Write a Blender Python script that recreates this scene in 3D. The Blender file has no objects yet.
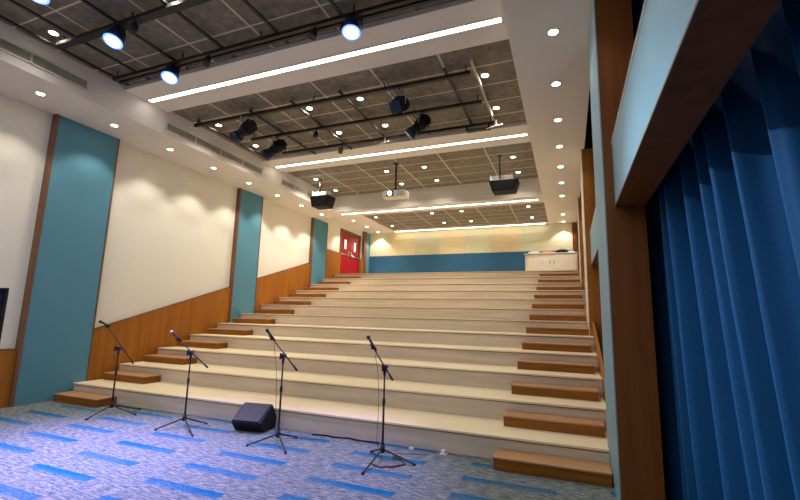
import bpy, bmesh, math, random
from mathutils import Matrix, Vector
random.seed(7)
SC = bpy.context.scene
COL = SC.collection
ORG = {}

# ------------------------------------------------------------------ helpers
class MB:
    def __init__(s): s.bm = bmesh.new()
    def box(s, x0, x1, y0, y1, z0, z1):
        v = [s.bm.verts.new((x, y, z)) for x in (x0, x1) for y in (y0, y1) for z in (z0, z1)]
        for f in ((0,1,3,2),(4,6,7,5),(0,4,5,1),(2,3,7,6),(0,2,6,4),(1,5,7,3)):
            s.bm.faces.new([v[i] for i in f])
        return s
    def prism(s, pts, axis, a, b):
        """extrude 2d polygon along an axis: X -> pts are (y,z); Y -> (x,z); Z -> (x,y)"""
        def mk(p, t):
            return {'X': (t, p[0], p[1]), 'Y': (p[0], t, p[1]), 'Z': (p[0], p[1], t)}[axis]
        A = [s.bm.verts.new(mk(p, a)) for p in pts]; B = [s.bm.verts.new(mk(p, b)) for p in pts]
        n = len(pts)
        s.bm.faces.new(A); s.bm.faces.new(B[::-1])
        for i in range(n):
            s.bm.faces.new((A[i], B[i], B[(i+1) % n], A[(i+1) % n]))
        return s
    def cone(s, p0, p1, r0, r1, n=16, cap=True):
        p0 = Vector(p0); p1 = Vector(p1); d = (p1-p0)
        q = d.to_track_quat('Z', 'Y')
        A = []; B = []
        for i in range(n):
            a = 2*math.pi*i/n; c = Vector((math.cos(a), math.sin(a), 0))
            A.append(s.bm.verts.new(p0+q@(c*r0))); B.append(s.bm.verts.new(p1+q@(c*r1)))
        for i in range(n):
            f = s.bm.faces.new((A[i], A[(i+1) % n], B[(i+1) % n], B[i])); f.smooth = n > 8
        if cap: s.bm.faces.new(A[::-1]); s.bm.faces.new(B)
        return s
    def tube(s, pts, r, n=8):
        for a, b in zip(pts, pts[1:]): s.cone(a, b, r, r, n)
        return s
    def ball(s, c, r, sc=(1,1,1), n=12):
        m = Matrix.Translation(c) @ Matrix.Diagonal((sc[0], sc[1], sc[2], 1))
        g = bmesh.ops.create_uvsphere(s.bm, u_segments=n, v_segments=n//2+2, radius=r, matrix=m)
        for v in g['verts']:
            for f in v.link_faces: f.smooth = True
        return s
    def rot(s, ang, axis, c):
        bmesh.ops.rotate(s.bm, verts=s.bm.verts, cent=c, matrix=Matrix.Rotation(ang, 3, axis)); return s
    def build(s, name, mat, parent=None, bevel=0):
        bmesh.ops.recalc_face_normals(s.bm, faces=s.bm.faces)
        o0 = ORG.get(parent.name, Vector((0,0,0))) if parent else None
        if parent is None:
            # origin at the base centre of the thing
            xs = [v.co for v in s.bm.verts]
            o0 = Vector(((min(c.x for c in xs)+max(c.x for c in xs))/2, (min(c.y for c in xs)+max(c.y for c in xs))/2, min(c.z for c in xs)))
        bmesh.ops.translate(s.bm, verts=s.bm.verts, vec=-o0)
        me = bpy.data.meshes.new(name); s.bm.to_mesh(me); s.bm.free()
        me.materials.append(mat)
        o = bpy.data.objects.new(name, me); COL.objects.link(o)
        if parent: o.parent = parent
        else: o.location = o0
        ORG[o.name] = o0.copy()
        if bevel:
            b = o.modifiers.new('bevel', 'BEVEL'); b.width = bevel; b.segments = 2; b.limit_method = 'ANGLE'
        return o

def tag(o, label=None, cat=None, group=None, kind=None):
    if label: o['label'] = label
    if cat: o['category'] = cat
    if group: o['group'] = group
    if kind: o['kind'] = kind
    return o
def empty(name, loc, label, cat, group=None):
    o = bpy.data.objects.new(name, None); COL.objects.link(o); o.location = loc
    o.empty_display_size = .1
    ORG[o.name] = Vector(loc)
    return tag(o, label, cat, group)
def dup(root, loc, label, group=None, rz=None):
    r = root.copy(); COL.objects.link(r); r.location = loc
    if rz is not None: r.rotation_euler.z = rz
    r['label'] = label
    if group: r['group'] = group
    for ch in [c for c in root.children if c.type != 'LIGHT']:
        c = ch.copy(); COL.objects.link(c); c.parent = r
        for g in ch.children:
            d = g.copy(); COL.objects.link(d); d.parent = c
    return r
def struct(o, label=None): 
    o['kind'] = 'structure'
    if label: o['label'] = label; 
    return o
ORD = ['first','second','third','fourth','fifth','sixth','seventh','eighth','ninth','tenth','eleventh','twelfth','thirteenth']

# ------------------------------------------------------------------ materials
def srgb(r, g, b):
    f = lambda c: (c/255/12.92) if c/255 <= .04045 else ((c/255+.055)/1.055)**2.4
    return (f(r), f(g), f(b), 1)
def base(name, rough=.6, spec=.4, metal=0):
    m = bpy.data.materials.new(name); m.use_nodes = True
    nt = m.node_tree; b = nt.nodes['Principled BSDF']
    b.inputs['Roughness'].default_value = rough; b.inputs['Metallic'].default_value = metal
    b.inputs['Specular IOR Level'].default_value = spec
    return m, nt, b
def N(nt, t, **kw):
    n = nt.nodes.new(t)
    for k, v in kw.items(): setattr(n, k, v)
    return n
def math_(nt, op, a, b=None, c=None):
    n = N(nt, 'ShaderNodeMath', operation=op)
    for i, x in enumerate((a, b, c)):
        if x is None: continue
        if isinstance(x, (int, float)): n.inputs[i].default_value = x
        else: nt.links.new(x, n.inputs[i])
    return n.outputs[0]
def noisy(name, c1, c2, scale=(8,8,8), rough=.6, spec=.3, detail=4, bump=0, metal=0, nscale=1.0, lo=.35, hi=.65):
    m, nt, b = base(name, rough, spec, metal)
    tc = N(nt, 'ShaderNodeNewGeometry'); mp = N(nt, 'ShaderNodeMapping'); mp.inputs['Scale'].default_value = scale
    nt.links.new(tc.outputs['Position'], mp.inputs['Vector'])
    no = N(nt, 'ShaderNodeTexNoise'); no.inputs['Scale'].default_value = nscale; no.inputs['Detail'].default_value = detail
    nt.links.new(mp.outputs[0], no.inputs['Vector'])
    cr = N(nt, 'ShaderNodeValToRGB'); cr.color_ramp.elements[0].position = lo; cr.color_ramp.elements[1].position = hi
    cr.color_ramp.elements[0].color = c1; cr.color_ramp.elements[1].color = c2
    nt.links.new(no.outputs[0], cr.inputs[0]); nt.links.new(cr.outputs[0], b.inputs['Base Color'])
    if bump:
        bp_ = N(nt, 'ShaderNodeBump'); bp_.inputs['Strength'].default_value = bump; bp_.inputs['Distance'].default_value = .01
        nt.links.new(no.outputs[0], bp_.inputs['Height']); nt.links.new(bp_.outputs[0], b.inputs['Normal'])
    return m
def emit(name, col, st):
    m = bpy.data.materials.new(name); m.use_nodes = True; nt = m.node_tree
    nt.nodes.remove(nt.nodes['Principled BSDF'])
    e = N(nt, 'ShaderNodeEmission'); e.inputs[0].default_value = (*col, 1); e.inputs[1].default_value = st
    nt.links.new(e.outputs[0], nt.nodes['Material Output'].inputs[0]); return m

M = {}
M['white'] = noisy('white_paint', srgb(220,214,208), srgb(222,216,210), rough=.75, nscale=1)
M['cream'] = noisy('cream_paint', srgb(230,225,211), srgb(232,227,213), rough=.8)
M['teal'] = noisy('teal_fabric', srgb(90,140,160), srgb(96,146,166), scale=(60,60,60), rough=.95, spec=.1)
M['lightblue'] = noisy('light_blue_laminate', srgb(130,168,184), srgb(135,174,190), scale=(3,3,3), rough=.5)
M['backblue'] = noisy('back_blue_fabric', srgb(56,102,140), srgb(62,108,148), scale=(40,40,40), rough=.95, spec=.1)
M['wood'] = noisy('oak_veneer', srgb(152,92,26), srgb(170,106,34), scale=(14,14,.6), rough=.45, detail=6)
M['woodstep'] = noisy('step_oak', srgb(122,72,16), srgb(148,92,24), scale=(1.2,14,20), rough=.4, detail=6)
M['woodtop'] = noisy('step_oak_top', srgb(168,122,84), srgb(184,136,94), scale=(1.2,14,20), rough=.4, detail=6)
M['darkwood'] = noisy('dark_veneer', srgb(112,64,26), srgb(130,76,32), scale=(10,10,.5), rough=.45, detail=6)
M['trimwood'] = noisy('trim_veneer', srgb(112,80,58), srgb(122,88,64), scale=(10,10,.5), rough=.5)
M['tread'] = noisy('pale_tread', srgb(230,211,174), srgb(238,219,184), scale=(.8,12,12), rough=.42, spec=.5, detail=5)
M['riser'] = noisy('riser_laminate', srgb(202,186,166), srgb(216,200,180), scale=(.9,10,16), rough=.5, detail=6)
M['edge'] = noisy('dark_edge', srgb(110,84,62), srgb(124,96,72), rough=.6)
M['black'] = noisy('black_metal', (.012,.012,.014,1), (.02,.02,.022,1), rough=.45)
M['dark'] = noisy('dark_void', (.02,.018,.016,1), (.03,.026,.022,1), rough=.9)
M['plastic'] = noisy('black_plastic', (.009,.009,.010,1), (.016,.016,.018,1), rough=.6, spec=.2)
M['navy'] = noisy('dark_blue_housing', (.012,.022,.06,1), (.02,.035,.09,1), rough=.35)
M['chrome'] = noisy('steel', (.5,.5,.5,1), (.62,.62,.62,1), rough=.3, metal=1)
M['offwhite'] = noisy('off_white_plastic', srgb(214,210,196), srgb(226,222,210), rough=.5)
M['red'] = noisy('red_lacquer', srgb(140,8,22), srgb(156,10,26), scale=(2,2,2), rough=.3)
M['redlow'] = noisy('red_panel', srgb(160,10,22), srgb(172,14,26), rough=.35)
M['paper'] = noisy('paper', srgb(226,226,226), srgb(238,238,238), rough=.8)
M['pink'] = noisy('pink_cloth', srgb(214,120,100), srgb(226,138,116), rough=.8)
M['cable'] = noisy('brown_cable', srgb(90,50,40), srgb(110,64,50), rough=.6)
M['grey'] = noisy('grey_metal', (.22,.21,.20,1), (.30,.29,.27,1), rough=.4)
M['vent'] = noisy('vent_aluminium', srgb(176,170,160), srgb(188,182,170), rough=.5)
M['strip'] = emit('led_strip_white', (1,.94,.84), 10)
M['lamp'] = emit('downlight_diffuser', (1,.86,.66), 22)
M['stage'] = emit('stage_led', (.62,.74,1), 9)
M['stagerim'] = emit('stage_led_rim', (.10,.22,1), 3.2)
M['lens'] = emit('projector_lens_glow', (.85,.92,1), 6)
M['lit'] = emit('lit_corridor_glass', (1,.93,.85), 1.6)
for nm, a, b_ in (('p_yellow',(224,213,168),(230,219,174)),('p_green',(213,211,174),(219,217,180)),('p_peach',(228,209,168),(234,215,174)),('p_cream',(216,211,180),(222,217,186))):
    M[nm] = noisy(nm, srgb(*a), srgb(*b_), scale=(1,1,6), rough=.9, spec=.1)

# carpet: heathered blue grey with staggered blue bars
def carpet():
    m, nt, b = base('carpet', .95, .08)
    g = N(nt, 'ShaderNodeNewGeometry'); sp = N(nt, 'ShaderNodeSeparateXYZ'); nt.links.new(g.outputs['Position'], sp.inputs[0])
    x, y = sp.outputs[0], sp.outputs[1]
    u = math_(nt, 'DIVIDE', math_(nt, 'ADD', x, 7.43+1.555*4), 1.555)
    ci = math_(nt, 'FLOOR', u); fu = math_(nt, 'SUBTRACT', u, ci)
    inx = math_(nt, 'LESS_THAN', fu, .66)
    par = math_(nt, 'MODULO', ci, 2)
    v = math_(nt, 'DIVIDE', math_(nt, 'ADD', math_(nt, 'ADD', y, 20*.5155-.0-3.635), math_(nt, 'MULTIPLY', par, .26)), .5155)
    fv = math_(nt, 'SUBTRACT', v, math_(nt, 'FLOOR', v))    # 0 at far edge start
    # bar occupies fv in .68..1, fading towards the camera side
    ramp = N(nt, 'ShaderNodeValToRGB'); e = ramp.color_ramp.elements
    e[0].position = .66; e[0].color = (0,0,0,1); e[1].position = .78; e[1].color = (.75,.75,.75,1)
    a = e.new(.97); a.color = (1,1,1,1); a = e.new(1.0); a.color = (0,0,0,1)
    nt.links.new(fv, ramp.inputs[0])
    bar = math_(nt, 'MULTIPLY', inx, ramp.outputs[0])
    # streaky heather
    def noise(sc, scale, det=3):
        mp = N(nt, 'ShaderNodeMapping'); mp.inputs['Scale'].default_value = sc; nt.links.new(g.outputs['Position'], mp.inputs[0])
        n = N(nt, 'ShaderNodeTexNoise'); n.inputs['Scale'].default_value = scale; n.inputs['Detail'].default_value = det
        nt.links.new(mp.outputs[0], n.inputs['Vector']); return n.outputs[0]
    n1 = noise((3.4, 19, 1), 2.4, 5); n2 = noise((9, 9, 1), 5, 3); n3 = noise((.6, 1.6, 1), 1.2, 2)
    cr = N(nt, 'ShaderNodeValToRGB'); e = cr.color_ramp.elements
    e[0].position = .38; e[0].color = srgb(66,80,90); e[1].position = .62; e[1].color = srgb(152,150,140)
    a = e.new(.5); a.color = srgb(108,116,118)
    mix0 = math_(nt, 'ADD', math_(nt, 'MULTIPLY', n1, .65), math_(nt, 'MULTIPLY', n2, .35))
    nt.links.new(mix0, cr.inputs[0])
    bl = N(nt, 'ShaderNodeValToRGB'); e = bl.color_ramp.elements
    e[0].position = .35; e[0].color = srgb(0,78,116); e[1].position = .7; e[1].color = srgb(16,108,146)
    nt.links.new(n2, bl.inputs[0])
    fac = math_(nt, 'MULTIPLY', bar, math_(nt, 'MULTIPLY_ADD', n3, 1.3, .28))
    facn = N(nt, 'ShaderNodeClamp'); nt.links.new(fac, facn.inputs[0])
    mx = N(nt, 'ShaderNodeMix', data_type='RGBA'); nt.links.new(facn.outputs[0], mx.inputs[0])
    nt.links.new(cr.outputs[0], mx.inputs[6]); nt.links.new(bl.outputs[0], mx.inputs[7])
    nt.links.new(mx.outputs[2], b.inputs['Base Color'])
    bpn = N(nt, 'ShaderNodeBump'); bpn.inputs['Strength'].default_value = .4; bpn.inputs['Distance'].default_value = .01
    nt.links.new(n2, bpn.inputs['Height']); nt.links.new(bpn.outputs[0], b.inputs['Normal'])
    return m
M['carpet'] = carpet()

# dark acoustic tiles with pale joints
def tiles(yoff):
    m, nt, b = base('ceiling_tiles', .9, .15)
    g = N(nt, 'ShaderNodeNewGeometry'); sp = N(nt, 'ShaderNodeSeparateXYZ'); nt.links.new(g.outputs['Position'], sp.inputs[0])
    def line(c, off, per, w):
        t = math_(nt, 'DIVIDE', math_(nt, 'ADD', c, off), per)
        f = math_(nt, 'SUBTRACT', t, math_(nt, 'FLOOR', t))
        d = math_(nt, 'MINIMUM', f, math_(nt, 'SUBTRACT', 1.0, f))
        return math_(nt, 'LESS_THAN', d, w/per/2)
    lx = line(sp.outputs[0], 1.97+1.312*10, 1.312, .034)
    ly = line(sp.outputs[1], 30*.6565-yoff, .6565, .030)
    ln = math_(nt, 'MAXIMUM', lx, ly)
    n = N(nt, 'ShaderNodeTexNoise'); n.inputs['Scale'].default_value = 9; n.inputs['Detail'].default_value = 6
    nt.links.new(g.outputs['Position'], n.inputs['Vector'])
    n2 = N(nt, 'ShaderNodeTexNoise'); n2.inputs['Scale'].default_value = 1.4
    nt.links.new(g.outputs['Position'], n2.inputs['Vector'])
    cr = N(nt, 'ShaderNodeValToRGB'); e = cr.color_ramp.elements
    e[0].position = .35; e[0].color = srgb(108,102,94); e[1].position = .68; e[1].color = srgb(142,134,122)
    nt.links.new(math_(nt, 'ADD', math_(nt, 'MULTIPLY', n.outputs[0], .7), math_(nt, 'MULTIPLY', n2.outputs[0], .3)), cr.inputs[0])
    mx = N(nt, 'ShaderNodeMix', data_type='RGBA'); nt.links.new(ln, mx.inputs[0])
    nt.links.new(cr.outputs[0], mx.inputs[6]); mx.inputs[7].default_value = srgb(205,196,180)
    nt.links.new(mx.outputs[2], b.inputs['Base Color'])
    return m


# velvet curtain
def velvet(name, c1, c2):
    m, nt, b = base(name, .75, .25)
    g = N(nt, 'ShaderNodeNewGeometry'); n = N(nt, 'ShaderNodeTexNoise'); n.inputs['Scale'].default_value = 60
    nt.links.new(g.outputs['Position'], n.inputs['Vector'])
    cr = N(nt, 'ShaderNodeValToRGB'); cr.color_ramp.elements[0].color = c1; cr.color_ramp.elements[1].color = c2
    nt.links.new(n.outputs[0], cr.inputs[0]); nt.links.new(cr.outputs[0], b.inputs['Base Color'])
    b.inputs['Sheen Weight'].default_value = .25; b.inputs['Sheen Roughness'].default_value = .4
    b.inputs['Sheen Tint'].default_value = (.1,.4,.9,1)
    return m
M['velvet'] = velvet('blue_velvet', srgb(0,60,104), srgb(0,76,128))

# ------------------------------------------------------------------ dimensions
XL, XR = -9.70, .47            # hall walls
PF = -9.58                     # face of the left panels
PR = .40                       # face of the right piers
Z1, Z2, Z3, ZT = 5.74, 6.28, 6.08, 6.36
Y0, D, R = 5.92, .9307, .30
YB = 19.66
SL, SR = -8.34, -.65           # inner edges of the soffits
PAN = [(4.86, 6.18), (10.10, 11.20), (14.30, 15.42), (18.95, 19.64)]
PIER = [(4.90, 6.20), (10.10, 11.20), (14.30, 15.42), (19.52, 19.64)]

# ------------------------------------------------------------------ room shell
struct(MB().box(-9.9, 2.0, -3.2, YB+.2, -.2, 0).build('floor', M['carpet']), 'blue and grey carpet with staggered blue bars')
wl = MB().box(-9.9, XL, -3.2, 3.55, 0, 6.8).box(-9.9, XL, 3.55, 4.62, 0, 1.04).box(-9.9, XL, 3.55, 4.62, 2.16, 6.8)
wl.box(-9.9, XL, 4.62, 16.78, 0, 6.8).box(-9.9, XL, 16.78, 18.72, 0, 3.6).box(-9.9, XL, 16.78, 18.72, 5.72, 6.8).box(-9.9, XL, 18.72, YB+.2, 0, 6.8)
struct(wl.build('wall_left', M['cream']), 'cream painted left wall')
struct(MB().box(XL, 2.0, YB, YB+.2, 0, 6.8).build('wall_back', M['cream']), 'rear wall behind the coloured panels')
struct(MB().box(1.75, 2.0, -3.2, YB, 0, 6.8).build('wall_right', M['dark']), 'dark wall behind the side curtains')
struct(MB().box(XL, 1.75, -3.2, -3.0, 0, 6.8).build('wall_front', M['cream']))
# soffits, dark recesses and cross beams
struct(MB().box(XL, SL, -3.0, 14.55, Z1, 6.8).build('ceiling', M['white']), 'white left soffit with air grilles on its inner face')
struct(MB().box(SR, XR, -3.0, 14.55, Z1, 6.8).build('ceiling', M['white']), 'white right soffit')
struct(MB().box(SL, SR, 13.72, 14.55, Z1, 6.8).build('ceiling', M['white']), 'deep white bulkhead behind the projector')
bc = MB().box(XL, -8.12, 14.55, YB, Z3, 6.8).box(-.70, XR, 14.55, YB, Z3, 6.8).box(-8.12, -.70, 14.55, 15.0, Z3, 6.8).box(-8.12, -.70, 19.2, YB, Z3, 6.8)
struct(bc.build('ceiling', M['white']), 'white ceiling frame above the rear landing')
for a, b in ((1.15, 2.1), (5.33, 6.34), (9.56, 10.60)):
    struct(MB().box(SL, SR, a, b, Z2, 6.8).build('ceiling', M['white']), 'flat white cross beam carrying a light strip')
for a, b, z, yo in ((-3.0, 1.15, ZT, 3.43), (2.1, 5.33, ZT, 3.43), (6.34, 9.56, ZT, 7.06), (10.60, 13.72, ZT, 10.72), (15.0, 19.2, Z3+.08, 16.22)):
    x0, x1 = (SL, SR) if z == ZT else (-8.12, -.66)
    struct(MB().box(x0, x1, a, b, z, 6.8).build('ceiling', tiles(yo)), 'dark acoustic tile ceiling with pale joints')
struct(MB().box(XR, 1.75, -3.0, YB, 6.6, 6.8).build('ceiling', M['dark']))

# ------------------------------------------------------------------ air grilles on the left soffit
for i, (a, b, z0, z1, lab) in enumerate(((1.0, 4.66, 5.90, 6.10, 'long slatted air grille in left soffit face, nearest the front'),
                                 (6.34, 9.62, 5.86, 6.06, 'long slatted air grille in left soffit face, between the first two white beams'),
                                 (10.5, 13.3, 5.86, 6.06, 'slatted air grille in left soffit face, farthest back before the bulkhead'))):
    r = empty('air_grille', (SL, (a+b)/2, z0), lab, 'vent', 'air grilles along the left soffit')
    f = MB(); x0, x1 = SL+.001, SL+.022
    f.box(x0, x1, a, b, z0, z0+.02).box(x0, x1, a, b, z1-.02, z1)
    n = 4
    for k in range(n+1):
        y = a+(b-a-.03)*k/n; f.box(x0, x1, y, y+.03, z0, z1)
    f.build('frame', M['offwhite'], r)
    s = MB().box(SL+.001, SL+.004, a, b, z0, z1)
    s.build('backing', M['grey'], r)
    s = MB()
    for k in range(1, 7):
        z = z0+(z1-z0)*k/7; s.box(SL+.005, SL+.018, a+.02, b-.02, z-.006, z+.003)
    s.build('slats', M['vent'], r)

# ------------------------------------------------------------------ light strips
for i, (x0, x1, y, z, lab) in enumerate(((-8.22, -.79, 1.62, Z2, 'unseen LED light strip added in the white beam overhead at the front'),  # out-of-view strip, added to light the front of the hall
        (-8.22, -.79, 5.83, Z2, 'longest glowing LED light strip in the nearest white beam'),
        (-8.22, -.79, 10.09, Z2, 'glowing LED light strip in the second white beam, behind the black rails'),
        (-8.16, -.80, 14.12, Z1, 'glowing LED light strip under the bulkhead beneath the projector'),
        (-8.05, -.82, 19.38, Z3, 'farthest LED light strip, directly above the back wall panels'))):
    r = empty('light_strip', ((x0+x1)/2, y, z), lab, 'light strip')
    MB().box(x0-.02, x1+.02, y-.075, y+.075, z-.012, z-.001).build('channel', M['offwhite'], r)
    MB().box(x0, x1, y-.045, y+.045, z-.016, z-.012).build('diffuser', M['strip'], r)

# ------------------------------------------------------------------ downlights
def make_downlight():
    r = empty('downlight', (0,0,0), '', 'downlight')
    f = MB()
    n = 20
    for i in range(n):
        a0, a1 = 2*math.pi*i/n, 2*math.pi*(i+1)/n
        q = []
        for rr, zz in ((.062,-.006),(.084,-.010),(.084,-.001),(.062,-.001)):
            q.append([(math.cos(a)*rr, math.sin(a)*rr, zz) for a in (a0, a1)])
        for j in range(4):
            A = q[j]; B = q[(j+1) % 4]
            f.bm.faces.new([f.bm.verts.new(c) for c in (A[0], A[1], B[1], B[0])])
    bmesh.ops.remove_doubles(f.bm, verts=f.bm.verts, dist=1e-5)
    f.build('trim_ring', M['offwhite'], r)
    MB().cone((0,0,-.001), (0,0,-.007), .061, .061, 20).build('diffuser', M['lamp'], r)
    return r
DL = []
WARM = (1,.915,.80)
def spot(loc, power, size, blend, col=WARM, rot=(0,0,0), rad=.04):
    l = bpy.data.lights.new('spot_light', 'SPOT'); l.energy = power; l.spot_size = math.radians(size); l.spot_blend = blend
    l.color = col; l.shadow_soft_size = rad
    o = bpy.data.objects.new('spot_light', l); COL.objects.link(o); o.location = loc; o.rotation_euler = rot
    return o
proto = make_downlight(); first = True
def downlight(x, y, z, label, group, power, size=110, blend=.8):
    global first
    if first:
        proto.location = (x, y, z); proto['label'] = label; proto['group'] = group; r = proto; first = False
    else: r = dup(proto, (x, y, z), label, group)
    l = spot((0, 0, -.02), power, size, blend); l.parent = r; l.name = 'bulb_light'
yd, ds = 4.2458, 1.3828
for i in range(8):
    downlight(-8.967, yd+i*ds, Z1, 'downlight in the lower white soffit along the left wall, %s from the front' % ORD[i], 'left soffit downlights', 70+12*max(0,i), 100, .5)
for i in range(-2, 0):
    downlight(-8.967, yd+i*ds, Z1, 'downlight in the left soffit nearer than the picture edge, %s row' % ORD[i+2], 'left soffit downlights', 70+12*max(0,i), 100, .5)
for i in range(-1, 8):
    downlight(-.06, yd+i*ds, Z1, 'downlight in the broad white right soffit, %s from the front' % ORD[i+1], 'right soffit downlights', 30, 110, .6)
for i, y in enumerate((16.6, 17.95, 19.3)):
    downlight(-8.97, y, Z3, 'downlight in the rear left ceiling strip by the red doors, %s from the bulkhead' % ORD[i], 'rear left downlights', 120, 100, .35)
for i, y in enumerate((17.9, 19.25)):
    downlight(-.07, y, Z3, 'downlight over the white cabinet, %s' % ('nearer of two' if i == 0 else 'closer to the back wall'), 'rear right downlights', 90, 100, .35)
XC = (-7.84, -5.22, -3.95, -1.31)
XN = ('leftmost', 'second from left', 'third from left', 'rightmost')
for bay, ys, z, nm in (('front', (3.75,), ZT, 'front dark tile bay with the blue lamps'), ('second', (7.37, 8.70), ZT, 'dark tile bay with the black rails'),
                   ('third', (11.70, 13.03), ZT, 'dark tile bay above the projector'), ('rear', (16.55, 18.45), Z3+.08, 'rearmost dark tile bay')):
    for j, y in enumerate(ys):
        for i, x in enumerate(XC):
            row = '' if len(ys) == 1 else (' nearer row,' if j == 0 else ' farther row,')
            if bay == 'front' and i == 3: continue
            downlight(x, y, z, 'downlight in the %s,%s %s' % (nm, row, XN[i]), nm+' downlights', {'front':30,'second':75,'third':125,'rear':110}[bay], 130, 1)

# ------------------------------------------------------------------ left wall: teal panels, wainscot, window, doors
pl = ['big near teal fabric wall panel, edged with brown trim, left of the steps', 'narrower teal wall panel halfway up the left side of the steps',
      'small distant teal wall panel just before the red doors', 'farthest teal wall panel beyond the red doors in the corner']
for i, (a, b) in enumerate(PAN):
    base_z = 0 if i == 0 else (R*max(0, math.floor((a-Y0)/D)+1))
    base_z = min(base_z, 3.6)
    top = Z1-.004 if i < 2 else (Z1-.004 if i == 2 else Z3-.004)
    # bottom follows the tiers behind it
    r = empty('wall_panel', (PF, (a+b)/2, 0 if i == 0 else base_z), pl[i], 'wall panel', 'teal panels on the left wall')
    MB().box(XL+.001, PF-.004, a+(.30 if i == 3 else .06), b-.03, 0.0 if i == 0 else base_z-.0, top).build('fabric_face', M['teal'], r)
    tw = .30 if i == 3 else .06
    t = MB().box(XL+.001, PF+.006, a, a+tw, 0.0 if i == 0 else base_z, top)
    t.build('near_edge_trim', M['trimwood'], r)
    MB().box(XL+.001, PF+.006, b-.03, b, 0.0 if i == 0 else base_z, top).build('far_edge_trim', M['trimwood'], r)
XW = PF-.035
def slope(y): return 1.38+.31*(y-6.24)
def wains(y0, y1, z00, z01, z10, z11, lab):
    r = empty('wainscot_board', (XW, (y0+y1)/2, min(z00, z10)), lab, 'wainscot', 'wood wainscot along the left wall')
    MB().prism([(y0, z00), (y1, z10), (y1, z11), (y0, z01)], 'X', XL+.001, XW).build('veneer', M['wood'], r)
    MB().prism([(y0, z01), (y1, z11), (y1, z11+.02), (y0, z01+.02)], 'X', XL+.001, XW+.006).build('cap', M['trimwood'], r)
wains(-3, 4.855, 0, 1.03, 0, 1.03, 'low brown wooden wainscot left of the big teal panel')
wains(6.185, 10.095, 0.0, slope(6.185), 0.0, slope(10.095), 'sloping orange wood wainscot between the big teal panel and second panel')
wains(11.205, 14.295, 0.0, slope(11.2), 0.0, slope(14.3)-.02, 'sloping orange wood wainscot between second and third teal panels')
wains(15.425, 16.70, 0.0, 4.60, 0.0, 4.60, 'level orange wood wainscot just before the red doors')
wains(18.80, 18.945, 0.0, 4.60, 0.0, 4.60, 'thin sliver of wood wainscot beyond the red doors')

# window at the left picture edge
w = empty('window_1', (XL, 4.1, 1.04), 'dark window with navy blind at the left edge', 'window'); w['kind'] = 'structure'
f = MB()
for a, b, c, d in ((3.55,4.62,1.04,1.08),(3.55,4.62,2.12,2.16),(3.55,3.60,1.04,2.16),(4.57,4.62,1.04,2.16),(4.06,4.10,1.04,2.16)):
    f.box(XL-.12, XL+.004, a, b, c, d)
f.build('window_frame', M['black'], w)
MB().box(XL-.06, XL-.05, 3.6, 4.57, 1.08, 2.12).build('window_pane', M['navy'], w)
s = MB()
for k in range(30):
    z = 1.1+k*.034; s.box(XL-.075, XL-.065, 3.62, 4.56, z, z+.026)
s.build('blind', noisy('navy_blind', srgb(10,30,70), srgb(40,90,150), scale=(20,20,20), rough=.7), w)

# double red doors
d = empty('door_1', (XL, 17.75, 3.6), 'red double doors with push bars at the top left landing', 'door'); d['kind'] = 'structure'
MB().box(XL-.15, XL+.03, 16.71, 16.80, 3.6, 5.80).box(XL-.15, XL+.03, 18.70, 18.79, 3.6, 5.80).box(XL-.15, XL+.03, 16.71, 18.79, 5.70, 5.80).build('door_frame', M['trimwood'], d)
for k, (a, b) in enumerate(((16.81, 17.74), (17.76, 18.69))):
    lf = MB().box(XL-.09, XL-.03, a, b, 3.61, 5.69).build('door_leaf', M['red'], d)
    hy = b-.12 if k == 0 else a+.12
    c = (a+b)/2
    MB().box(XL-.03, XL-.024, a+.03, b-.03, 3.64, 4.52).build('kick_panel', M['redlow'], lf)
    vx = c
    MB().box(XL-.03, XL-.02, vx-.13, vx+.13, 4.86, 5.40).build('pane_frame', M['red'], lf)
    MB().box(XL-.019, XL-.016, vx-.085, vx+.085, 4.91, 5.35).build('vision_pane', M['lit'], lf)
    p_ = MB().box(XL-.03, XL+.02, a+.06, a+.12, 4.58, 4.68).box(XL-.03, XL+.02, b-.12, b-.06, 4.58, 4.68)
    p_.cone((XL+.02, a+.06, 4.63), (XL+.02, b-.06, 4.63), .022, .022, 10); p_.build('push_bar', M['chrome'], lf)
    MB().box(XL-.03, XL-.01, hy-.04, hy+.04, 4.68, 4.86).build('lock_plate', M['chrome'], lf)
MB().box(XL-.06, XL-.02, 17.735, 17.765, 3.61, 5.69).build('meeting_stile', M['trimwood'], d)

# ------------------------------------------------------------------ seating tiers
BAYS = [(6.20, 10.10), (11.20, 14.30), (15.42, 18.9)]
XT0 = PF+.008
for k in range(1, 13):
    y = Y0+(k-1)*D; y1 = y+D if k < 12 else YB-.004
    z0, z1 = (k-1)*R, k*R
    r = empty('seating_tier', ((XT0+PR)/2, y, z0), 'wide pale timber seating tier, %s up from the blue carpet' % ORD[k-1] if k < 12 else
              'topmost pale seating tier forming the rear landing', 'step', 'wide seating tiers')
    xr = PR-.006
    ex = [(max(y, a+.002), min(y1, b-.002)) for a, b in BAYS if min(y1, b)-max(y, a) > .05]
    MBb = MB().box(XT0, xr, y, YB-.004, z0, z1-.03)
    for a, b in ex: MBb.box(xr, XR-.004, a, b, z0, z1-.03)
    MBb.build('riser', M['riser'], r)
    t = MB().box(XT0, xr, y-.018, y1, z1-.028, z1)
    for a, b in ex: t.box(xr, XR-.004, a-(.018 if a == y else 0), b, z1-.028, z1)
    t.build('tread', M['tread'], r)
    MB().box(XT0, xr, y-.012, y, z1-.040, z1-.029).build('nosing_shadow_strip', M['edge'], r)

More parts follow.
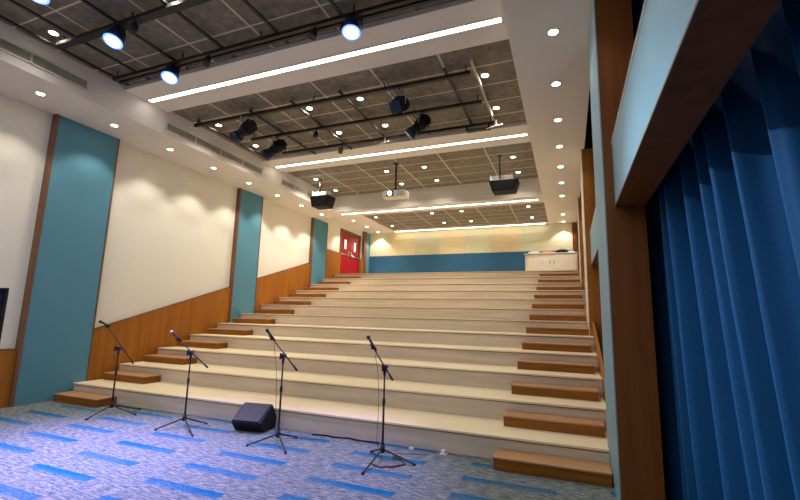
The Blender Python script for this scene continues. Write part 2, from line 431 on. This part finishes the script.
def half_step(x0, x1, k, lab, grp):
    y = Y0+(k-1)*D; z = (k-1)*R
    r = empty('wooden_step', ((x0+x1)/2, y-.39, z), lab, 'step', grp)
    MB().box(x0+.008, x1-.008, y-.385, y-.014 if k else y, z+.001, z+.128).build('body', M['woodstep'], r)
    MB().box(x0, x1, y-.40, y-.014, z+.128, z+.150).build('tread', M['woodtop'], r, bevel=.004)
for k in range(1, 13):
    half_step(XT0+.06, -8.23, k, 'short brown wooden half step at left end of the tiers, %s up from the carpet' % ORD[k-1], 'left wooden half steps')
    half_step(-.93, PR-.008, k, 'short brown wooden half step at right end of the tiers, %s up from the carpet' % ORD[k-1], 'right wooden half steps')

# ------------------------------------------------------------------ right side: piers, beams, stringers, curtains
prl = ['tall near wooden pier with pale blue side face, beside the blue curtain', 'brown wooden pier behind the near pier, at mid height of the steps',
       'distant slim wooden pier on the right of the upper steps', 'farthest brown wooden pier beside the white cabinet']
for i, (a, b) in enumerate(PIER):
    z0 = [0, 0, 0, 3.6][i]
    top = 5.735 if i < 3 else Z3-.004
    x0 = PR if i < 3 else .28
    x1 = .785 if i < 3 else .465
    r = empty('wooden_pier', ((x0+x1)/2, (a+b)/2, z0), prl[i], 'pillar', 'wooden piers on the right side')
    m = MB()
    if i < 3:
        m.box(x0+.012, x1, a, b, z0, top)
        m.build('wood_body', M['wood'] if i != 0 else M['darkwood'], r)
        MB().box(x0, x0+.011, a-.004, b, z0, top).build('side_face', M['lightblue'] if i == 0 else M['offwhite'], r)
    else:
        m.box(x0, x1, a, b, z0, top).build('wood_body', M['darkwood'], r)
rb = ['pale blue beam with dark underside above the near blue curtain', 'pale blue beam spanning between the first and second wooden piers',
      'pale blue beam between the second and third wooden piers', 'short pale blue beam behind the third wooden pier']
for i, (a, b) in enumerate(((-2.9, 4.893), (6.205, 10.092), (11.205, 14.292), (15.425, 19.51))):
    z0, z1 = (3.03, 3.76) if i < 2 else (4.2, 4.9)
    r = empty('side_beam', (.65, (a+b)/2, z0), rb[i], 'beam', 'pale blue side beams')
    MB().box(.515, .79, a, b, z0, z1).build('beam_body', M['darkwood'], r)
    MB().box(.505, .514, a, b, z0+.012, z1-.03).build('fascia', M['lightblue'], r)
    MB().box(.498, .516, a, b, z1-.012, z1).box(.500, .516, a, b, z1-.030, z1-.022).build('top_bead', M['offwhite'], r)
    MB().box(.500, .516, a, b, z0-.004, z0+.012).build('lower_bead', M['trimwood'], r)
for i, (a, b) in enumerate(BAYS[:2]):
    zz = lambda y: R+(y-Y0)*R/D
    r = MB().prism([(a+.005, zz(a)-.30), (b-.005, zz(b)-.30), (b-.005, zz(b)+.16), (a+.005, zz(a)+.16)], 'X', XR, XR+.04).build('stair_stringer', M['wood'])
    tag(r, 'sloping orange wood side board along the right step ends, %s pair of piers' % ('behind the nearest' if i == 0 else 'between the farther'), 'side board')
r = MB().box(XR, XR+.03, 15.43, 18.89, 0, 4.6).build('stair_stringer', M['wood']); tag(r, 'level wood side board beside the white cabinet landing', 'side board')

def curtain(y0, y1, z0, z1, label, seed, nfold, xc=1.05, amp=.17, xmin=.805):
    rnd = random.Random(seed)
    ph = [rnd.uniform(0, 6.28) for _ in range(6)]
    bm = bmesh.new(); ny = int((y1-y0)*90); nz = 50
    rows = []
    L = y1-y0
    for j in range(nz+1):
        t = j/nz; z = z0+(z1-z0)*t; row = []
        for i in range(ny+1):
            s = i/ny; y = y0+L*s
            edge = min(1, (y1-y)/.8)
            yy = y; y = yy+.17*(z-2.2)*edge*min(1, (yy-y0)/.5)*(1+.25*math.sin(1.9*yy+ph[0]))
            w = nfold*yy+.9*math.sin(1.3*yy+ph[1])+.5*math.sin(3.1*yy+ph[2]+.3*z)
            a = amp*(.75+.35*math.sin(.8*yy+ph[3]))*(1-.15*t)
            f = 2*math.exp(-3.2*(math.sin(w/2)**2))-1+.22*math.sin(2.3*w+ph[4])+.14*math.sin(4.1*w+.4*z+ph[5])
            x = xc-a*f
            if x < xmin+.03: x = xmin+.03*math.exp((x-xmin-.03)/.03)
            row.append(bm.verts.new((x, y, z)))
        rows.append(row)
    for j in range(nz):
        for i in range(ny):
            f = bm.faces.new((rows[j][i], rows[j][i+1], rows[j+1][i+1], rows[j+1][i])); f.smooth = True
    m = MB(); m.bm.free(); m.bm = bm
    r = empty('velvet_curtain', (xc, (y0+y1)/2, z0), label, 'curtain')
    m.build('drape', M['velvet'], r)
    h = MB().cone((xc, y0, z1+.03), (xc, y1, z1+.03), .02, .02, 10)
    h.build('curtain_rail', M['black'], r)
    return r
curtain(-2.9, 5.6, .02, 6.3, 'deep blue velvet curtain hanging in folds at the right edge', 3, 18)
curtain(6.25, 10.05, .02, 6.3, 'blue curtain hanging behind the pale beam between the first two piers', 5, 12)
curtain(11.25, 14.25, .02, 6.3, 'blue curtain hanging between the second and third piers', 8, 12)

# ------------------------------------------------------------------ back wall panels
seg = [-9.69, -8.40, -7.09, -5.80, -4.50, -3.20, -1.90, -.60, .46]
cl = ['p_cream', 'p_yellow', 'p_green', 'p_peach', 'p_green', 'p_peach', 'p_green', 'p_cream']
nl = ['cream acoustic panel at far left of the back wall', 'pale yellow acoustic panel, second from left on back wall', 'pale green acoustic panel, third from left on back wall',
      'peach acoustic panel, fourth from left on back wall', 'pale green acoustic panel, fifth from left on the back wall', 'peach acoustic panel, sixth from left on back wall',
      'pale green acoustic panel above the left end of the white cabinet', 'cream acoustic panel above the right end of white cabinet']
for i in range(8):
    a, b = seg[i], seg[i+1]
    if i == 0: a = PF+.012
    if i == 7: b = .276
    p_ = MB()
    for z0, z1 in ((4.875, 5.27), (5.273, 5.67), (5.673, 6.076)): p_.box(a+.002, b-.002, YB-.04, YB-.001, z0, z1)
    tag(p_.build('acoustic_panel', M[cl[i]]), nl[i], 'wall panel', 'pale panels on the back wall')
tag(MB().box(PF+.012, .276, YB-.045, YB-.001, 3.605, 4.87).build('fabric_panel', M['backblue']), 'long dark blue band along the foot of the back wall', 'wall panel')

# ------------------------------------------------------------------ white cabinet on the rear landing
c = empty('low_cabinet', (-.7, 19.05, 3.6), 'long off-white low cabinet against the back wall at top right', 'cabinet')
x0, x1, ya, yb, zb, zt = -1.68, .42, 18.86, 19.48, 3.6, 4.62
g = MB().box(x0, x0+.04, ya, yb, zb, zt).box(x1-.04, x1, ya, yb, zb, zt).box(x0, x1, yb-.03, yb, zb, zt).box(x0, x1, ya+.05, yb, zb+.08, zb+.12)
g.build('carcass', M['offwhite'], c)
MB().box(x0-.03, x1+.02, ya-.03, yb, zt, zt+.035).build('worktop', M['offwhite'], c, bevel=.004)
MB().box(x0+.05, x1-.05, ya+.06, yb-.04, zb, zb+.10).build('plinth', M['dark'], c)
xm = (x0+x1)/2+.05
for k, (a, b) in enumerate(((x0+.05, xm-.005), (xm+.005, x1-.05))):
    dr = MB().box(a, b, ya+.005, ya+.028, zb+.13, zt-.02).build('door', M['offwhite'], c, bevel=.003)
    hx = b-.08 if k == 0 else a+.08
    MB().box(hx-.012, hx+.012, ya-.02, ya+.005, zt-.42, zt-.30).build('handle', M['black'], dr)
def on_cab(mb, name, mat, lab, cat): return tag(mb.build(name, mat), lab, cat)
zc = zt+.036
pp = MB()
for k in range(6): pp.box(-1.55+k*.02*(k%2), -1.12+k*.01, 18.95, 19.25, zc+k*.018, zc+k*.018+.016)
on_cab(pp, 'paper_stack', M['paper'], 'loose white paper stack at left end of the white cabinet', 'papers')
cb = MB().box(-1.0, -.45, 18.98, 19.3, zc, zc+.07).box(-.95, -.6, 19.0, 19.28, zc+.07, zc+.12)
on_cab(cb, 'folded_cloth', M['pink'], 'folded pink cloth on the white cabinet', 'cloth')
bg = MB().ball((-.2, 19.12, zc+.09), .09, (2.6,1.3,1)).ball((-.05, 19.15, zc+.12), .06, (1.8,1.2,1))
bg.tube([(-.35,19.1,zc+.1),(-.25,19.1,zc+.17),(-.1,19.1,zc+.17),(0,19.1,zc+.1)], .012)
on_cab(bg, 'black_bag', M['plastic'], 'black bag lying on the white cabinet', 'bag')
on_cab(MB().box(.08, .34, 18.95, 19.25, zc, zc+.05).box(.10,.30,18.97,19.2,zc+.05,zc+.08), 'folder', M['paper'], 'white folder near the right end of the cabinet', 'folder')
kb = MB().ball((.30, 18.70, 3.69), .085, (.7,.9,1.0)).cone((.30,18.70,3.75), (.30,18.70,3.82), .03, .015, 10)
on_cab(kb, 'small_bag', M['plastic'], 'small black bag on the landing at the right end of the cabinet', 'bag')

# ------------------------------------------------------------------ lighting rails
ZR = 6.20
def rail_x(x0, x1, y, lab, thick=.035, double=False):
    r = empty('lighting_rail', ((x0+x1)/2, y, ZR), lab, 'rail', 'black lighting rails under the tiles')
    m = MB().box(x0, x1, y-thick, y+thick, ZR-.03, ZR+.03)
    if double: m.box(x0, x1, y+.10, y+.15, ZR-.01, ZR+.03)
    m.build('rail_body', M['black'], r)
    h = MB(); n = max(2, int((x1-x0)/1.6))
    for i in range(n+1):
        x = x0+.08+(x1-x0-.16)*i/n; h.cone((x, y, ZR+.03), (x, y, ZT-.001), .012, .012, 8)
    h.build('hanger_rods', M['black'], r)
def rail_y(x, y0, y1, lab, w=.024, mat='black'):
    m = MB().box(x-w, x+w, y0, y1, ZR+.031, ZR+.062)
    for y in (y0+.05, y1-.05): m.cone((x, y, ZR+.062), (x, y, ZT-.001), .006, .006, 6)
    tag(m.build('cross_rail', M[mat]), lab, 'rail', 'thin black cross rails under the tiles')
rail_x(-7.85, -1.0, 3.87, 'thick black lighting rail carrying blue lamps, nearest the front', .06)
rail_x(-8.0, -1.0, 4.90, 'black lighting rail just ahead of the nearest white beam', .03, True)
for i, (x, y0) in enumerate(((-8.0, 2.2), (-7.42, 2.2), (-6.4, 2.2), (-5.3, 2.2), (-4.17, 2.2), (-3.0, 2.2), (-1.9, 2.2))):
    rail_y(x, y0, 5.18, 'thin black cross rail in the front tile bay, %s from the left soffit' % ORD[i])
rail_x(-8.15, -1.5, 6.95, 'black lighting rail just behind the nearest white beam')
rail_x(-7.4, -1.5, 8.04, 'middle black lighting rail of the second tile bay')
rail_x(-7.2, -1.42, 9.07, 'black lighting rail just ahead of the second white beam')
for i, (x, y0, y1, mt) in enumerate(((-7.96, 6.85, 9.3, 'black'), (-6.43, 6.85, 9.5, 'black'), (-5.29, 6.8, 9.5, 'black'), (-4.12, 6.8, 9.3, 'black'), (-3.1, 6.75, 9.3, 'grey'), (-1.93, 6.75, 9.4, 'black'), (-1.42, 6.65, 9.25, 'vent'))):  # grey and pale rails: reflected light put into the colour of black rails
    rail_y(x, y0, y1, 'thin %s cross rail in the second tile bay, %s from the left soffit' % ('pale' if mt == 'vent' else 'dark', ORD[i]), .022, mt)

# small black track heads
def track_head(x, y, lab):
    m = MB().cone((x, y, ZR-.03), (x, y, ZR-.09), .018, .018, 10).cone((x, y, ZR-.09), (x-.02, y-.03, ZR-.22), .055, .06, 14)
    tag(m.build('track_light', M['black']), lab, 'spotlight', 'small unlit track lights')
track_head(-5.60, 4.90, 'small unlit black track light on the rail ahead of nearest beam, left one')
track_head(-3.46, 4.90, 'small unlit black track light on rail ahead of nearest beam, beside the blue lamp')
track_head(-6.0, 3.87, 'small unlit black track light on the thick front rail')
track_head(-5.45, 8.04, 'small unlit black track light on the middle rail, second bay')
track_head(-5.35, 9.07, 'small unlit black track light on the rail ahead of second beam')
l = spot((-5.62, 4.86, ZR-.24), 3200, 27, 1, (.62,.84,1), rad=.08); l.rotation_euler = (Vector((1.0, 2.9, 1.75))-l.location).to_track_quat('-Z', 'Y').to_euler()  # added light, no lit fixture here: brings out the curtain folds
dr = empty('driver_box', (-1.72, 9.07, ZR-.1), 'flat black control box on the rail ahead of the second beam', 'control box')
MB().box(-2.05, -1.5, 9.0, 9.15, ZR-.13, ZR-.03).build('housing', M['black'], dr, bevel=.01)
MB().box(-2.0, -1.55, 8.992, 8.999, ZR-.11, ZR-.05).build('face_plate', M['grey'], dr)
for x, y, lb in ((-1.36, 9.0, 'white forked bracket below the pale cross rail'), (-4.1, 9.05, 'white forked bracket on the fourth cross rail of the second bay')):
    m = MB().cone((x, y, ZR+.03), (x, y, ZR-.12), .02, .02, 8).cone((x, y, ZR-.10), (x-.22, y+.02, ZR-.14), .018, .012, 8).cone((x, y, ZR-.10), (x+.16, y-.1, ZR-.14), .018, .012, 8)
    tag(m.build('forked_bracket', M['offwhite']), lb, 'bracket')

# lit blue-white par lamps
def par(x, y, rail_z, lab, tilt=(-.35, -.25), power=0, aim=None):
    r = empty('stage_lamp', (x, y, rail_z), lab, 'stage lamp', 'lit blue stage lamps')
    c = Vector((x, y, rail_z-.14)); d = Vector((tilt[0], tilt[1], -1)).normalized()
    MB().cone(c-d*.10, c+d*.12, .11, .145, 28).cone(c-d*.13, c-d*.10, .06, .11, 28).build('housing', M['navy'], r)
    MB().cone(c+d*.121, c+d*.124, .138, .138, 28).build('blue_rim', M['stagerim'], r)
    MB().cone(c+d*.1245, c+d*.128, .105, .105, 28).build('lens', M['stage'], r)
    q = Vector((0, 1, 0))
    y_ = MB().box(x-.175, x-.16, y-.025, y+.025, rail_z-.18, rail_z-.05).box(x+.16, x+.175, y-.025, y+.025, rail_z-.18, rail_z-.05).box(x-.175, x+.175, y-.025, y+.025, rail_z-.06, rail_z-.045)
    y_.cone((x, y, rail_z-.05), (x, y, rail_z+.01), .03, .03, 10); y_.build('yoke', M['black'], r)
    if aim:
        l = spot((0,0,0), power*1.9, 50, 1, (.42,.36,1), rad=.12)
        p = c+d*.2; l.location = p-Vector((x, y, rail_z)); l.parent = r
        l.rotation_euler = (Vector(aim)-p).to_track_quat('-Z', 'Y').to_euler()
par(-6.42, 3.87, ZR-.03, 'lit blue-white stage lamp on the thick front rail, lower of left pair', (.1,-.35), 1500, (-6.6, 3.4, 0))
par(-6.48, 4.92, ZR-.03, 'lit blue-white stage lamp hanging just ahead of the nearest white beam on the left', (.15,-.35), 1300, (-5.6, 4.0, 0))
par(-2.83, 4.92, ZR-.03, 'lit blue-white stage lamp near the top centre, ahead of nearest beam', (.1,-.2), 1100, (-3.2, 4.2, 0))
par(-6.42, 2.84, ZR-.03, 'lit blue stage lamp cut by the top edge of the picture', (.1,-.2), 1100, (-5.2, 3.0, 0))

# profile spotlights (unlit)
def profile(xr, yr, d, lab, square=False, l0=.22, dz=.30, k_=1.0):
    r = empty('profile_spotlight', (xr, yr, ZR-.03), lab, 'spotlight', 'unlit black theatre spotlights')
    c = Vector((xr, yr, ZR-.03-dz)); d = Vector(d).normalized()
    b = MB()
    b.cone(c-d*.22, c+d*.04, .12, .14, 20).cone(c-d*.27, c-d*.22, .08, .12, 20)
    b.cone(c+d*.04, c+d*l0, .105, .105, 20)
    for k in range(4): b.cone(c-d*(.20-.05*k), c-d*(.185-.05*k), .15, .15, 20)
    b.box(c.x-.05, c.x+.05, c.y-.05, c.y+.05, c.z+.09, c.z+.17)
    b.build('lamp_body', M['plastic'], r)
    m = MB()
    if square:
        q = d.to_track_quat('Z', 'Y'); s = MB().box(-.11,.11,-.11,.11,-.02,.03)
        bmesh.ops.transform(s.bm, verts=s.bm.verts, matrix=Matrix.Translation(c+d*(l0+.02)) @ q.to_matrix().to_4x4())
        s.build('colour_frame', M['navy'], r); m.bm.free()
    else:
        m.cone(c+d*l0, c+d*(l0+.14), .12, .15, 20); m.build('lens_tube', M['navy'], r)
    y_ = MB()
    side = d.cross(Vector((0,0,1))).normalized()
    for s in (-1, 1):
        p = c+side*(.17*s); y_.cone(p, p+Vector((0,0,dz-.06)), .014, .014, 8)
    y_.cone(c+side*-.17+Vector((0,0,dz-.06)), c+side*.17+Vector((0,0,dz-.06)), .014, .014, 8)
    y_.cone(c+Vector((0,0,dz-.06)), c+Vector((0,0,dz+.02)), .035, .035, 10)
    y_.build('yoke', M['grey'], r)
profile(-6.58, 6.95, (-.75,.1,-.30), 'unlit black theatre spotlight, leftmost under the rails', dz=.30)
profile(-6.60, 8.04, (-.75,-.1,-.45), 'unlit black theatre spotlight, second from the left under the rails', l0=.22, dz=.30)
profile(-2.90, 6.95, (-.12,-.6,-.45), 'unlit theatre spotlight with a square blue frame, centre of the rails', True, .08, dz=.36)
profile(-2.84, 8.04, (-.6,-.1,-.55), 'unlit black theatre spotlight, rightmost, just behind the square framed one', l0=.18, dz=.28)

# ------------------------------------------------------------------ hanging speakers and projector
def hang_speaker(x, y, z0, z1, w, lab):
    r = empty('hanging_speaker', (x, y, z0), lab, 'speaker', 'ceiling hung black speakers')
    h = w/2
    b = MB().prism([(x-h, z1), (x+h, z1), (x+h*.72, z0), (x-h*.78, z0)], 'Y', y-.22, y+.24)
    b.build('cabinet', M['plastic'], r, bevel=.015)
    MB().prism([(x-h*.86, z1-.04), (x+h*.86, z1-.04), (x+h*.62, z0+.04), (x-h*.68, z0+.04)], 'Y', y-.232, y-.223).build('grille', M['black'], r)
    p = MB().box(x-h*.95, x+h*.55, y-.12, y+.2, z1+.03, z1+.05).box(x-h*.95, x-h*.93, y-.12, y+.2, z1-.0, z1+.20).box(x+h*.53, x+h*.55, y-.12, y+.2, z1, z1+.20).box(x-h*.95, x+h*.55, y+.10, y+.12, z1+.001, z1+.24)
    p.build('mounting_bracket', M['paper'], r)
    MB().cone((x-.12, y, z1-.0), (x-.12, y, ZT-.001), .022, .022, 12).cone((x-.12, y, ZT-.02), (x-.12, y, ZT-.001), .07, .07, 16).build('pole', M['black'], r)
hang_speaker(-7.56, 11.75, 5.36, 5.72, .74, 'black angled speaker hanging from a pole on the left, over the steps')
hang_speaker(-1.53, 11.50, 5.28, 5.58, .80, 'black angled speaker hanging from a pole on the right, below the tiles')
r = empty('projector', (-4.64, 11.1, 5.24), 'white projector hanging on a black pole in the middle of the ceiling', 'projector')
MB().box(-5.02, -4.28, 10.95, 11.32, 5.27, 5.48).build('housing', M['offwhite'], r, bevel=.04)
MB().box(-4.86, -4.64, 10.935, 10.949, 5.29, 5.46).build('lens_surround', M['black'], r)
MB().cone((-4.75, 10.93, 5.375), (-4.75, 10.90, 5.375), .065, .065, 20).build('lens', M['lens'], r)
v = MB()
for k in range(5): v.box(-4.54, -4.34, 10.940, 10.949, 5.30+.034*k, 5.315+.034*k)
v.build('vent_slots', M['vent'], r)
MB().cone((-4.66, 11.15, 5.49), (-4.66, 11.15, ZT-.001), .028, .028, 12).cone((-4.66, 11.15, ZT-.02), (-4.66, 11.15, ZT-.001), .09, .09, 16).box(-4.8, -4.5, 11.05, 11.25, 5.49, 5.515).build('mounting_pole', M['black'], r)

# ------------------------------------------------------------------ microphone stands
def mic_stand(hub, tips, clutch, joint, mic, rear, lab, mlab, pale=False, thick=1.0, cable=False):
    hx, hy = hub; r = empty('microphone_stand', (hx, hy, 0), lab, 'microphone stand', 'black boom microphone stands')
    zh = .13
    MB().cone((hx, hy, zh-.035), (hx, hy, zh+.055), .035, .028, 14).cone((hx, hy, zh+.055), (hx, hy, zh+.085), .018, .018, 12).build('hub', M['black'], r)
    for tx, ty in tips:
        dx, dy = tx-hx, ty-hy; L = math.hypot(dx, dy); f = min(1, .50/L) if False else 1
        e = (hx+dx*f, hy+dy*f, .014)
        lg = MB().cone((hx+dx/L*.02, hy+dy/L*.02, zh), e, .012, .010, 8).build('leg', M['black'], r)
        MB().cone((hx+dx*f*.93, hy+dy*f*.93, .014+.008), (hx+dx*f*1.0, hy+dy*f*1.0, .013), .014, .013, 8).build('rubber_foot', M['plastic'], lg)
    cz = clutch[1]; mid = zh+(cz-zh)*.56
    MB().cone((hx, hy, zh+.05), (hx, hy, mid), .014, .014, 10).build('lower_pole', M['black'], r)
    MB().cone((hx, hy, mid-.03), (hx, hy, mid+.05), .020, .020, 12).build('height_collar', M['black'], r)
    MB().cone((hx, hy, mid), (hx, hy, cz), .0105, .0105, 10).build('upper_pole', M['black'], r)
    ck = MB().cone((hx, hy-.035, cz), (hx, hy+.035, cz), .034, .034, 16).cone((hx, hy, cz-.11), (hx, hy, cz-.02), .018, .022, 12).build('boom_clutch', M['navy'], r)
    MB().cone((hx, hy-.035, cz), (hx, hy-.075, cz), .014, .014, 8).box(hx-.006, hx+.006, hy-.08, hy-.06, cz-.045, cz+.045).build('wing_knob', M['black'], ck)
    J = Vector((joint[0], hy, joint[1])); Rr = Vector((rear[0], hy, rear[1])); T = Vector((mic[0], hy, mic[1]))
    MB().cone(Rr, J, .010, .009, 10).cone(Rr, Rr+(J-Rr).normalized()*.10, .015, .015, 10).build('boom_arm', M['black'], r)
    d = (T-J).normalized(); up = Vector((-d.z, 0, d.x)) if d.x > 0 else Vector((d.z, 0, -d.x))
    MB().cone(J-d*.02, J+d*.05, .022, .024, 12).cone(J-d*.02, J-up*.035, .014, .012, 8).build('microphone_clip', M['black'], r)
    m = empty('microphone', tuple(J), mlab, 'microphone', 'handheld microphones on the stands')
    Lm = (T-J).length
    MB().cone(J-d*.07+up*.012, J+d*(Lm-.055)+up*.012, .013, .019, 16).build('handle', M['plastic'], m)
    MB().ball(J+d*(Lm-.025)+up*.012, .027, n=14).build('grille_head', M['offwhite'] if pale else M['black'], m)
    if cable:
        p = [J-d*.07]; 
        for i in range(1, 9):
            t = i/8; p.append(Vector((J.x+(hx-.05-J.x)*min(1, t*1.3)*.9+.03*math.sin(t*5), hy+.02, J.z*(1-t)+.2*t)))
        p += [Vector((hx-.02, hy+.05, .02)), Vector((hx-.25, hy+.18, .012)), Vector((hx+.15, hy+.30, .012)), Vector((hx+.5, hy+.42, .012))]
        cm = MB().tube(p, .003, 6)
        tag(cm.build('microphone_cable', M['plastic']), 'thin black cable hanging from the microphone down the %s stand' % cable, 'cable')
mic_stand((-7.61,5.39), [(-7.45,4.86),(-7.07,5.46),(-7.85,5.82)][:2]+[(-7.40,5.80)], (-7.58,1.12), (-8.0,1.51), (-8.24,1.58), (-7.2,.88),
          'black boom microphone stand farthest left, by the wooden half step', 'black microphone pointing left on the leftmost stand')
mic_stand((-5.75,5.29), [(-5.96,4.94),(-5.19,4.95),(-5.55,5.57)], (-5.78,1.15), (-6.06,1.35), (-6.26,1.47), (-5.37,.94),
          'black boom microphone stand, second from left', 'microphone with a pale grille head on the second stand from left', True)
mic_stand((-3.88,5.22), [(-4.18,4.92),(-3.50,4.90),(-3.80,5.56)], (-3.88,1.21), (-4.11,1.46), (-4.23,1.57), (-3.63,1.02),
          'black boom microphone stand in front of the floor speaker, third from left', 'black microphone on the stand beside the floor speaker', cable='third')
mic_stand((-2.28,5.25), [(-2.28,4.68),(-1.82,5.23),(-2.54,5.45)], (-2.30,1.15), (-2.46,1.40), (-2.56,1.54), (-2.16,.99),
          'black boom microphone stand farthest right, alone before the steps', 'black microphone tilted upward on the rightmost stand', cable='rightmost')

# floor monitor wedge
r = empty('floor_monitor', (-4.70, 5.66, 0), 'black wedge floor speaker on the carpet against the first riser', 'speaker')
ang = math.radians(8); cc = (-4.70, 5.66, 0)
prof = [(5.52, .01), (5.86, .01), (5.90, .16), (5.74, .385), (5.40, .16)]
b = MB().prism(prof, 'X', -4.93, -4.42).rot(ang, 'Z', cc); b.build('cabinet', M['plastic'], r, bevel=.012)
g = MB().prism([(5.415, .175), (5.735, .375), (5.728, .386), (5.408, .186)], 'X', -4.90, -4.45).rot(ang, 'Z', cc); g.build('grille', M['black'], r)
for sx in (-4.88, -4.47):
    for sy in (5.55, 5.83):
        MB().cone((sx, sy, 0), (sx, sy, .012), .018, .018, 10).rot(ang, 'Z', cc).build('rubber_foot', M['black'], r)

# bits on the carpet
tag(MB().box(-1.66, -1.61, 5.80, 5.86, .0, .05).box(-1.68,-1.59,5.79,5.87,0,.008).build('paper_cup', M['paper']), 'small white paper scrap on the carpet against the first riser', 'paper')
tag(MB().box(-2.13, -2.07, 5.82, 5.87, 0, .02).build('paper_scrap', M['paper']), 'tiny white scrap at the foot of the riser right of the rightmost stand', 'paper')
cm = MB().tube([(-3.7,5.80,.01),(-3.5,5.86,.01),(-3.3,5.82,.012),(-3.1,5.88,.01),(-2.95,5.84,.01),(-2.6,5.87,.01)], .012, 6)
tag(cm.build('floor_cable', M['plastic']), 'black cable lying along the foot of the first riser', 'cable')
cm = MB().tube([(-2.35,5.05,.01),(-2.2,4.98,.01),(-2.05,5.06,.012),(-1.95,5.2,.01),(-2.05,5.34,.01),(-2.2,5.42,.01)], .009, 6)
tag(cm.build('coiled_cable', M['cable']), 'brown cable loop on the carpet beneath the rightmost microphone stand', 'cable')

# ------------------------------------------------------------------ added fill: unseen area lights without fixtures, near and behind the camera
def area(loc, sx, sy, power, col, rot=(0,0,0)):
    l = bpy.data.lights.new('area', 'AREA'); l.shape = 'RECTANGLE'; l.size = sx; l.size_y = sy; l.energy = power; l.color = col
    o = bpy.data.objects.new('fill_light', l); COL.objects.link(o); o.location = loc; o.rotation_euler = rot; return o
area((-4.5, 0.2, 6.25), 7, .3, 140, (.92,.94,1))
area((-4.5, -2.0, 6.25), 7, .3, 60, (.92,.94,1))

w = bpy.data.worlds.new('world'); SC.world = w; w.use_nodes = True
w.node_tree.nodes['Background'].inputs[0].default_value = (.6,.65,.75,1); w.node_tree.nodes['Background'].inputs[1].default_value = .25

# ------------------------------------------------------------------ camera
cam = bpy.data.cameras.new('camera'); co = bpy.data.objects.new('camera', cam); COL.objects.link(co)
F = Vector((-0.3675907, 0.9168083, 0.1560114)); Rv = Vector((0.9293153, 0.3684972, 0.0241418)); U = Vector((0.0353563, -0.1538581, 0.9874602))
m = Matrix((( Rv.x, U.x, -F.x, 0), (Rv.y, U.y, -F.y, 0), (Rv.z, U.z, -F.z, 1.8176), (0,0,0,1)))
co.matrix_world = m
cam.sensor_width = 36; cam.lens = 420.205/800*36; cam.clip_start = .05; cam.clip_end = 100
SC.camera = co
SC.view_settings.view_transform = 'Standard'
SC.view_settings.exposure = 0.06
